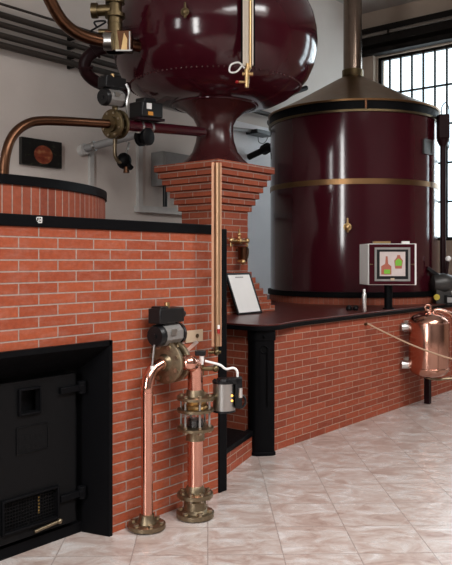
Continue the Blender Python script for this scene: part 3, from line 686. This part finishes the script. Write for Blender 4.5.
# butterfly valve
v3 = thing('actuated_valve', f1, 'bronze flanged valve with black actuator box in front of furnace', 'valve', 'actuated valves')
flange(f1+vax*.025, vax, .130, .026, 'bronze', v3, 8, None, .014); flange(f1+vax*.105, vax, .130, .026, 'bronze', v3, 8, None, .014)
mb = MB(); mb.cyl(f1+vax*.02,f1+vax*.15,.075); mb.cyl(f1+vax*.065,f1+vax*.065+up*.13,.02); mb.cyl(f1+vax*.065+up*.10,f1+vax*.065+up*.13,.04); mb.build('valve_body', M['brass'], v3)
actuator(f1+vax*.045+up*.17, vax, .185, .068, v3)
mb = MB(); mb.turned(f1-vax*.022,f1+vax*.014,[(0,.044),(.6,.046),(1,.058)]); mb.build('pipe_collar', M['bronze'], v3)
w0_ = f1+up*.15-vax*.085
mb = MB(); mb.tube([w0_-up*.03,w0_-up*.10-vax*.012,w0_-up*.17-vax*.022,w0_-up*.21-vax*.024],.006,8); mb.build('air_hose', M['steel'], v3)
mb = MB(); mb.cyl(w0_-up*.155-vax*.02-FWD*.003,w0_-up*.23-vax*.026-FWD*.003,.012); mb.build('hose_end', M['white'], v3)
# right pipe
zT = 1.6-(362-260)/731*4.58
t = thing('copper_pipe', RP, 'thick polished copper standpipe right in front of furnace below sight glass', 'pipe', 'copper standpipes')
zs0 = 1.6-(430-260)/731*4.55; zs1 = 1.6-(390-260)/731*4.55
mb = MB(); mb.cyl(RP+up*.17,RP+up*zs0,.049,seg=28); mb.build('pipe', M['copper'], t)
flange(RP+up*.022, up, .118, .034, 'bronze', t, 6, None, .017, 'floor_flange'); flange(RP+up*.142, up, .112, .03, 'bronze', t, 8, None, .014, 'pipe_flange')
mb = MB(); mb.lathe(RP,[(.09,.038),(.072,.055),(.068,.105),(.09,.128)],28); mb.build('weld_neck', M['bronze'], t)
mb = MB(); mb.lathe(RP,[(.062,.155),(.058,.175),(.054,.195),(.051,.20)],28); mb.build('sleeve', M['bronze'], t)
# sight glass
s_ = thing('sight_glass', RP+up*zs0, 'bronze flanged sight glass between the thick copper pipe sections', 'sight glass')
for zf, nm in ((zs0,'lower_flange'),(zs0+.115,'middle_flange'),(zs0+.19,'upper_flange')):
    flange(RP+up*(zf+.012), up, .115, .022, 'bronze', s_, 6, .09, .013, nm, nm != 'middle_flange')
mb = MB(); mb.lathe(RP+up*0,[(.062,zs0+.024),(.062,zs0+.115)],28,cap=False); mb.build('glass_tube', M['glass'], s_)
mb = MB(); mb.lathe(RP,[(.078,zs0+.139),(.085,zs0+.15),(.07,zs0+.168),(.082,zs0+.190)],28); mb.build('brass_body', M['brass_lit'], s_)
mb = MB(); mb.lathe(RP,[(.05,zs0+.024),(.05,zs0+.07),(.03,zs0+.072)],28); mb.build('dark_liquid', M['plastic'], s_)
mb = MB(); mb.lathe(RP,[(.06,zs0-.06),(.056,zs0-.03),(.07,zs0+.002)],28); mb.build('lower_sleeve', M['bronze'], s_)
for i in range(6):
    a_ = 2*PI*(i+.5)/6; x, y, _ = q_frame(up); c = RP+(x*math.cos(a_)+y*math.sin(a_))*.09
    mb = MB(); mb.cyl(c+up*(zs0+.02),c+up*(zs0+.205),.0065,seg=8); mb.build('tie_rod', M['grey_metal'], s_)
# upper bend to the valve
t = thing('copper_bend', RP+up*(zs0+.213), 'short polished copper bend above the sight glass joining the valve', 'pipe', 'copper standpipes')
t['group'] = 'copper bends'
zb = zs0+.213; f2 = f1+vax*.15
bend = MB(); bend.tube([RP+up*zb, RP+up*(zb+.10), RP+up*(zb+.16)-vax*.004, RP+up*(zb+.198)-vax*.03, Vector((RP.x,RP.y,f2.z))-vax*.085+up*.0, f2], .048, 22, 8); bend.build('pipe', M['copper'], t)
mb = MB(); mb.lathe(RP,[(.06,zb),(.055,zb+.03),(.052,zb+.04)],28); mb.build('sleeve', M['bronze'], t)
# sensor with white body and black cap
sc_ = Vector((RP.x,RP.y,0))+RGT*.04+FWD*.02; zt = 1.6-(371-260)/731*4.6
s2 = thing('sensor', (sc_.x,sc_.y,zt), 'small sensor with white body and black cap above copper bend', 'sensor')
mb = MB(); mb.cyl(sc_+up*(zt-.02),sc_+up*(zt+.045),.014); mb.cyl(sc_+up*(zt+.02)-RGT*.05,sc_+up*(zt+.02)+RGT*.085,.014); mb.ball(sc_+up*(zt+.02)+RGT*.085,.022); mb.build('fitting', M['brass'], s2)
mb = MB(); mb.cyl(sc_+up*(zt+.045),sc_+up*(zt+.10),.011,.016); mb.build('body', M['white'], s2)
mb = MB(); mb.obox(sc_+up*(zt+.118)-RGT*.008,(RGT,FWD,up),(.034,.024,.016)); mb.build('cap', M['plastic'], s2, .005)
# tan plate with lever on the wall
p0 = atv(186,331,FV-.008); p1 = atv(203,341,FV-.008)
t = thing('wall_plate', (p0.x,FV,p1.z), 'small tan engraved plate on furnace brick above copper bend', 'plate')
mb = MB(); mb.box((p0.x,FV-.008,p1.z),(p1.x,FV,p0.z)); mb.build('plate', M['tan'], t, .002)
q = MB(); q.cyl(((p0.x*.35+p1.x*.65),FV-.012,(p0.z+p1.z)/2),((p0.x*.35+p1.x*.65),FV-.006,(p0.z+p1.z)/2),.014); q.build('rosette', M['brass'], t)
# lever
t = thing('valve_lever', atZ(190,348,4.72), 'thin steel lever slanting below the tan wall plate', 'lever')
mb = MB(); mb.obox(atZ(191,347,4.72),(RGT*.75+up*.66,FWD,up*.75-RGT*.66),(.055,.004,.011)); mb.build('handle', M['alu'], t)
mb = MB(); mb.cyl(atZ(184,354,4.66),atZ(184,354,4.66)+Vector((.05,.16,0)),.012); mb.build('spindle', M['bronze'], t)
# electric motor
mc = atZ(224,396,4.62)
t = thing('motor', mc-up*.09, 'small silver motor with black ends beside the sight glass', 'motor')
mb = MB(); mb.cyl(mc-up*.085,mc+up*.085,.072,seg=32); mb.build('housing', M['steel'], t)
mb = MB(); mb.cyl(mc-up*.097,mc-up*.084,.074,seg=32); mb.build('bottom_cap', M['plastic'], t)
mb = MB(); mb.cyl(mc+up*.084,mc+up*.098,.075,seg=32); mb.cyl(mc+up*.098,mc+up*.112,.05,.045)
for k in range(6): a_ = k*PI/3; mb.cyl(mc+up*.098+Vector((math.cos(a_),math.sin(a_),0))*.06,mc+up*.108+Vector((math.cos(a_),math.sin(a_),0))*.06,.008,seg=8)
mb.build('top_cap', M['plastic'], t)
mb = MB(); q = mc+RGT*.092-FWD*.02; mb.obox(q+up*.03,(RGT,FWD,up),(.022,.03,.095)); mb.obox(q+up*.10-RGT*.03,(RGT,FWD,up),(.045,.03,.02)); mb.torus(q-up*.03+RGT*.004,FWD,.04,.008); mb.build('junction_bracket', M['plastic'], t, .006)
mb = MB(); mb.cyl(q+RGT*.012-FWD*.032+up*.06,q+RGT*.012-FWD*.032-up*.0,.012); mb.build('cable_plug', M['alu'], t)
for dz in (.012,-.02):
    lp = mc+RGT*.05-FWD*.053+up*dz; mb = MB(); mb.ball(lp,.0075); mb.build('indicator_lamp', M['led'], t)
mb = MB(); mb.cyl(mc-RGT*.06+up*.0,Vector((RP.x,RP.y,mc.z+.0))+RGT*.1,.02); mb.build('coupling', M['brass'], t)
# white cable from sensor to motor
mb = MB(); mb.tube([atZ(205,361,4.56),atZ(211,362.5,4.56),atZ(220,365,4.57),atZ(226,369,4.58),atZ(233,368,4.6),atZ(237,371,4.6),atZ(237.5,379,4.6)],.008,10); o = mb.build('cable', M['white']); tag(o,'thin white cable arching from copper bend to silver motor','cable')

# ------------------------------------------------------------------ things on and by the counter
# framed sheet leaning on the stepped foot
BL = Vector((atv(239,316,4.33).x,4.345,CT)); BR = Vector((atv(260.5,312,4.36).x,4.345,CT))
wdt = BR.x-BL.x; tp = Vector((0,.155,.395))
tx = Vector((1,0,0)); ty = tp.normalized(); tn = tx.cross(ty)
t = thing('framed_notice', BL, 'black framed white notice leaning on foot of brick column', 'framed notice')
hc = tp.length/2; ctr = BL+tx*wdt/2+ty*hc
mb = MB()
for s in (-1,1): mb.obox(ctr+tx*s*(wdt/2-.009),(tx,ty,tn),(.009,hc,.010)); mb.obox(ctr+ty*s*(hc-.009),(tx,ty,tn),(wdt/2-.018,.009,.010))
mb.build('frame', M['plastic'], t)
mb = MB(); mb.obox(ctr+tn*.0-tn*.0,(tx,ty,tn),(wdt/2-.016,hc-.016,.004)); mb.build('sheet', M['paper'], t)
mb = MB(); mb.obox(ctr+ty*(hc-.045)+tn*.005,(tx,ty,tn),(wdt*.16,.006,.0012)); mb.build('heading', M['print'], t)

# wall mounted brass taps and copper jug on the column
c = atv(237,241,KV0-.0276)
t = thing('brass_tap', (c.x,KV0,c.z), 'bright brass tap with knobs on the brick column', 'tap')
mb = MB(); mb.cyl((c.x,KV0,c.z),(c.x,KV0-.0828,c.z),.0276); mb.cyl((c.x-.1104,KV0-.0552,c.z),(c.x+.1104,KV0-.0552,c.z),.0166); mb.ball((c.x,KV0-.0644,c.z),.0313); mb.build('body', M['brass_lit'], t)
mb = MB(); mb.cyl((c.x,KV0-.0552,c.z),(c.x,KV0-.0552,c.z+.0644),.0147); mb.ball((c.x,KV0-.0552,c.z+.0644),.0202); mb.cyl((c.x,KV0-.0552,c.z+.0782),(c.x,KV0-.0552,c.z+.1196),.0083,.0129); mb.build('top_knob', M['brass_lit'], t)
for s in (-1,1):
    mb = MB(); mb.ball((c.x+s*.1288,KV0-.0552,c.z+.0046),.0276); mb.cyl((c.x+s*.1288,KV0-.0552,c.z-.0552),(c.x+s*.1288,KV0-.0552,c.z),.0110); mb.build('side_knob', M['brass_lit'], t)
j = atv(243,262,KV0-.0828); jz = atv(243,248,KV0-.0828).z
t = thing('copper_jug', j, 'small copper beaker hanging below brass tap on the brick column', 'jug')
mb = MB(); jc = Vector((j.x,KV0-.0782,0)); mb.lathe(jc,[(.0414,j.z),(.0460,j.z+.0092),(.0506,jz),(.0570,jz+.0110),(.0478,jz+.0110),(.0414,j.z+.0184)],28); mb.build('body', M['copper_brown'], t)
mb = MB(); mb.ball((j.x-.0368,KV0-.1104,j.z+.0000),.0276); mb.cyl((j.x-.0920,KV0-.0920,j.z+.0110),(j.x+.0552,KV0-.0920,j.z+.0110),.0110); mb.build('foot_valve', M['brass_lit'], t)
mb = MB(); mb.tube([(j.x+.0460,KV0-.0782,jz),(j.x+.0920,KV0-.0782,jz-.0092),(j.x+.0828,KV0-.0782,j.z+.0460),(j.x+.0460,KV0-.0782,j.z+.0276)],.0064,8); mb.cyl((j.x,KV0,jz-.0184),(j.x,KV0-.0460,jz-.0184),.0110); mb.build('handle', M['brass'], t)

# control panel on a post
cp = Vector((7.14,3.645,0))
fwd = Vector((-.91,-.47,0)).normalized(); fwd = (Vector((-cp.x,-cp.y,0)).normalized()*1.0+Vector((.10,-.10,0))).normalized()
px_ = Vector((-fwd.y,fwd.x,0))
if px_.dot(RGT) < 0: px_ = -px_
t = thing('control_panel', (cp.x,cp.y,CT), 'control panel with screen and white sides on black post on counter', 'control panel')
mb = MB(); mb.cyl(cp+up*CT,cp+up*1.40,.043); mb.cyl(cp+up*CT,cp+up*(CT+.012),.06); mb.build('post', M['black'], t)
Zp = cp.dot(FWD); zb0 = 1.6-(285-260)/F*Zp; zb1 = 1.6-(243.5-260)/F*Zp; zm = (zb0+zb1)/2; hz = (zb1-zb0)/2
cf = cp+up*zm+px_*.003+fwd*.0
def hexa(c, back, front, mat, name, par):   # tapered box: back half sizes/front half sizes
    q = MB(); (bw,bh,bd),(fw,fh,fdd) = back, front
    q.rings([[c+fwd*bd+px_*x*bw+up*z*bh for x, z in ((-1,-1),(1,-1),(1,1),(-1,1))],[c+fwd*fdd+px_*(x*fw+.024)+up*z*fh for x, z in ((-1,-1),(1,-1),(1,1),(-1,1))]]); return q.build(name, mat, par, .004)
hw = 28.0/F*Zp
hexa(cf, (hw,hz*.97,-.09), (hw*.84,hz*.985,.10), M['white'], 'casing', t)
mb = MB(); mb.obox(cf+fwd*.104+px_*.019,(px_,fwd,up),(hw*.79,.005,hz*.955)); fp_ = mb.build('front_plate', M['maroon'], t)
sc0 = cf+fwd*.110+px_*.024+up*.0
mb = MB(); W, Hh = .185, .178
for s in (-1,1): mb.obox(sc0+px_*s*(W-.012),(px_,fwd,up),(.012,.006,Hh)); mb.obox(sc0+up*s*(Hh-.012),(px_,fwd,up),(W-.02,.006,.012))
mb.build('screen_frame', M['grey_metal'], t)
mb = MB(); mb.obox(sc0,(px_,fwd,up),(W-.022,.007,Hh-.022)); mb.build('bezel', M['plastic'], t)
scr = MB(); scr.obox(sc0+fwd*.007+up*.004,(px_,fwd,up),(W-.052,.002,Hh-.05)); sco = scr.build('screen', M['screen'], t)
def flat(pts, mat, name, off=.0105):
    q = MB(); q.extr([sc0+fwd*off+px_*x+up*z for x, z in pts], fwd*.001); q.build(name, M[mat], sco)
bt = [(-.118,-.108),(-.012,-.108),(-.012,-.02),(-.045,.005),(-.052,.085),(-.07,.085),(-.077,.005),(-.118,-.02)]
flat(bt,'amber','bottle_picture'); flat([(-.088,-.10),(-.024,-.10),(-.024,-.055),(-.088,-.055)],'green','bottle_label',.0116)
bt = [(.028,-.045),(.095,-.045),(.108,.04),(.085,.07),(.078,.098),(.050,.098),(.042,.07),(.018,.04)]
flat(bt,'amber','bottle_picture'); flat([(.030,-.015),(.094,-.015),(.098,.035),(.063,.062),(.028,.035)],'green','bottle_label',.0116)
mb = MB(); mb.obox(cf+fwd*.04-px_*.08+up*(hz+.012),(px_,fwd,up),(.09,.04,.01)); mb.build('top_strip', M['brass_lit'], t)
mb = MB(); mb.obox(cf+fwd*.04+px_*.17+up*(hz+.01),(px_,fwd,up),(.04,.03,.012)); mb.build('top_latch', M['white'], t)
for s in (-1,1):
    mb = MB(); mb.cyl(cf+fwd*.108+px_*(.02+s*.225),cf+fwd*.122+px_*(.02+s*.225),.008); mb.obox(cf+fwd*.112+px_*(.02+s*.215),(px_,fwd,up),(.018,.004,.004)); mb.build('screw', M['brass'], t)
mb = MB(); mb.obox(sc0+fwd*.008-up*(Hh-.02),(px_,fwd,up),(.02,.003,.012)); mb.build('badge', M['tan'], t)

# bottle and dark bits on the counter
b0 = atZ(364.2,313,7.36); bc = Vector((b0.x,b0.y,0))
t = thing('aluminium_bottle', (b0.x,b0.y,CT), 'slim silver aluminium bottle on counter left of panel post', 'bottle')
mb = MB(); mb.lathe(bc,[(.020,CT),(.0225,CT+.004),(.0225,CT+.165),(.019,CT+.185),(.012,CT+.198)],24); mb.build('body', M['alu'], t)
mb = MB(); mb.lathe(bc,[(.013,CT+.196),(.013,CT+.228),(.011,CT+.232)],20); mb.build('cap', M['white'], t)
g0 = atZ(352,311,7.6); gc = Vector((g0.x,g0.y,CT))
t = thing('sunglasses', gc, 'folded black sunglasses lying on the counter left of bottle', 'sunglasses')
for s in (-1,1):
    mb = MB(); mb.torus(gc+RGT*s*.035+up*.024-FWD*.02,(FWD+up*.3),.026,.006,18); mb.ball(gc+RGT*s*.035+up*.024-FWD*.02,.022,(1,1,.8)); mb.build('lens', M['plastic'], t)
mb = MB(); mb.cyl(gc+RGT*.06+up*.012,gc-RGT*.06+FWD*.03+up*.008,.005,seg=8); mb.cyl(gc-RGT*.06+up*.012,gc+RGT*.05+FWD*.045+up*.008,.005,seg=8); mb.build('temples', M['plastic'], t)

# copper vessel on brackets
VC = Vector((7.42,3.31,0)); VR = .212; zb_, zt_ = .42, .965
t = thing('copper_vessel', (VC.x,VC.y,zb_), 'shiny copper vessel with domed ends fixed to counter front', 'vessel')
mb = MB(); mb.lathe(VC,[(.03,zb_-.075),(.10,zb_-.068),(.17,zb_-.04),(.200,zb_-.005),(VR,zb_+.03),(VR,zt_-.03),(.200,zt_),(.17,zt_+.035),(.10,zt_+.065),(.03,zt_+.075)],64); mb.build('shell', M['copper_vessel'], t)
for z in (zb_+.03,zt_-.03):
    mb = MB(); mb.torus((VC.x,VC.y,z),(0,0,1),VR,.007,64); mb.build('seam_ring', M['copper_vessel'], t)
mb = MB(); mb.cyl(VC+up*(zt_+.07),VC+up*(zt_+.10),.035,.028); mb.torus(VC+up*(zt_+.125)-RGT*.012,FWD,.03,.012,18); mb.build('lifting_ring', M['copper_vessel'], t)
mb = MB(); e = VC+RGT*.03-FWD*.03; mb.tube([e+up*(zt_+.06),e+up*(zt_+.10)+RGT*.03,e+up*(zt_+.085)+RGT*.12,e+up*(zt_+.055)+RGT*.19,e+up*(zt_-.02)+RGT*.225,e+up*(zt_-.15)+RGT*.23,e+up*(zb_+.02)+RGT*.23],.024,14); mb.build('outlet_pipe', M['copper_vessel'], t)
for z in (1.6-(326-260)/F*8.0, 1.6-(363-260)/F*8.0):
    q = Vector((7.43,CV,z)); mb = MB(); mb.box((q.x-.05,CV-.012,z-.06),(q.x+.05,CV,z+.06)); mb.cyl((7.38,CV,z),(7.38,CV-.12,z),.02); e = Vector((7.40,CV,z)); mb.cyl(VC+up*z-RGT*(VR-.01)+FWD*.05,VC+up*z-RGT*(VR+.075)+FWD*.05,.045); mb.cyl(VC+up*z-RGT*(VR+.05)+FWD*.05,Vector((7.38,CV-.0,z)),.02); mb.build('wall_bracket', M['alu'], t)
mb = MB(); mb.box((VC.x+.27,VC.y+.12,0),(VC.x+.33,VC.y+.18,zb_+.03)); mb.box((VC.x,VC.y+.125,zb_-.01),(VC.x+.33,VC.y+.175,zb_+.03)); mb.build('leg', M['maroon_dark'], t)
mb = MB(); mb.cyl(VC-up*0+up*(zb_-.09),VC+up*(zb_-.06),.04); mb.tube([VC+up*(zb_-.085),VC+up*(zb_-.10)+RGT*.1,VC+up*(zb_-.09)+RGT*.25,VC+up*(zb_-.12)+RGT*.5],.014,8); mb.build('drain_pipe', M['bronze'], t)

# braided rope
ra = Vector((6.52,CV-.03,.965)); rbx = atZ(484,367,7.2)
t = thing('rope_barrier', (ra.x,CV,.9), 'thin braided rope hanging across in front of the copper vessel', 'rope')
mb = MB(); pts = []
for k in range(13):
    f_ = k/12; p_ = ra.lerp(rbx,f_); p_.z -= .05*math.sin(PI*f_); pts.append(p_)
mb.tube(pts,.0085,10,4); mb.build('rope', M['rope'], t)
mb = MB(); mb.cyl((ra.x,CV,.955),ra,.014); mb.build('wall_hook', M['brass'], t)
mb = MB(); mb.cyl((rbx.x,rbx.y,0),(rbx.x,rbx.y,.72),.02); mb.cyl((rbx.x,rbx.y,0),(rbx.x,rbx.y,.02),.14); mb.build('stand', M['brass'], t)

# red box on a pole with wire hoops, right of tank
c = atZ(443,127,9.0); 
t = thing('pole_signal', (c.x,c.y,CT), 'dark red box on tall pole with wire hoops before the window', 'pole')
mb = MB(); mb.cyl((c.x,c.y,CT),(c.x,c.y,c.z-.1),.035); mb.build('pole', M['maroon_dark'], t)
mb = MB(); mb.obox(c,(RGT,FWD,up),(.068,.06,.15)); mb.cyl(c-up*.15,c-up*.24,.08,.04); mb.build('box', M['maroon_dark'], t, .015)
mb = MB(); mb.torus(c+up*.15+RGT*.01,FWD,.055,.006,24,PI,2*PI) if False else mb.tube([c+up*.13-RGT*.02,c+up*.24-RGT*.015,c+up*.30+RGT*.03,c+up*.24+RGT*.07,c+up*.13+RGT*.075],.006,8)
mb.build('wire_hoop', M['plastic'], t)
mb = MB(); mb.tube([c-up*.10+RGT*.07,c-up*.2+RGT*.075,c-up*.27+RGT*.06,c-up*.31+RGT*.02],.006,8); mb.build('wire_hoop', M['plastic'], t)

# pump and pipework on the counter at far right
c = atZ(442,288,8.85); c.z = CT
t = thing('pump', c, 'dark cast pump with hand wheel at right end of counter', 'pump')
mb = MB(); q = c+up*.24; mb.turned(q-RGT*.14,q+RGT*.17,[(0,.05),(.1,.10),(.5,.13),(.8,.10),(1,.07)]); mb.obox(q-up*.14,(RGT,FWD,up),(.09,.08,.10)); mb.build('body', M['pump_iron'], t)
mb = MB(); mb.obox(q-RGT*.10+up*.13,(RGT*.8-up*.6,FWD,up*.8+RGT*.6),(.10,.03,.022)); mb.build('lever', M['plastic'], t, .005)
mb = MB(); mb.tube([q-RGT*.13+up*.14,q-RGT*.06+up*.10,q+up*.06],.025); mb.build('lever_arm', M['steel'], t)
mb = MB(); mb.cyl(q+RGT*.05+up*.08,q+RGT*.07+up*.28,.018); mb.build('stem', M['maroon_dark'], t)
mb = MB(); mb.ball(q+RGT*.075+up*.30,.035); mb.build('ball_knob', M['white'], t)
mb = MB(); mb.cyl(q-RGT*.09-up*.16-FWD*.10,q-RGT*.09-up*.16-FWD*.08,.036); mb.build('valve_disc', M['yellow'], t)
mb = MB(); mb.cyl(q-RGT*.05-up*.10-FWD*.03,q+RGT*.3-up*.10-FWD*.03,.02); mb.cyl(q-RGT*.09-up*.16,q-RGT*.09-up*.16-FWD*.085,.015); mb.cyl(q+RGT*.1-up*.05,q+RGT*.4+up*.02,.03); mb.build('pipe_run', M['steel'], t)
mb = MB(); mb.obox(q+RGT*.06-up*.19-FWD*.12,(RGT,FWD,up),(.055,.04,.055)); mb.build('gauge_box', M['plastic'], t, .006)
mb = MB(); mb.obox(q+RGT*.06-up*.19-FWD*.162,(RGT,FWD,up),(.045,.003,.03)); mb.build('gauge_face', M['grey'], t)
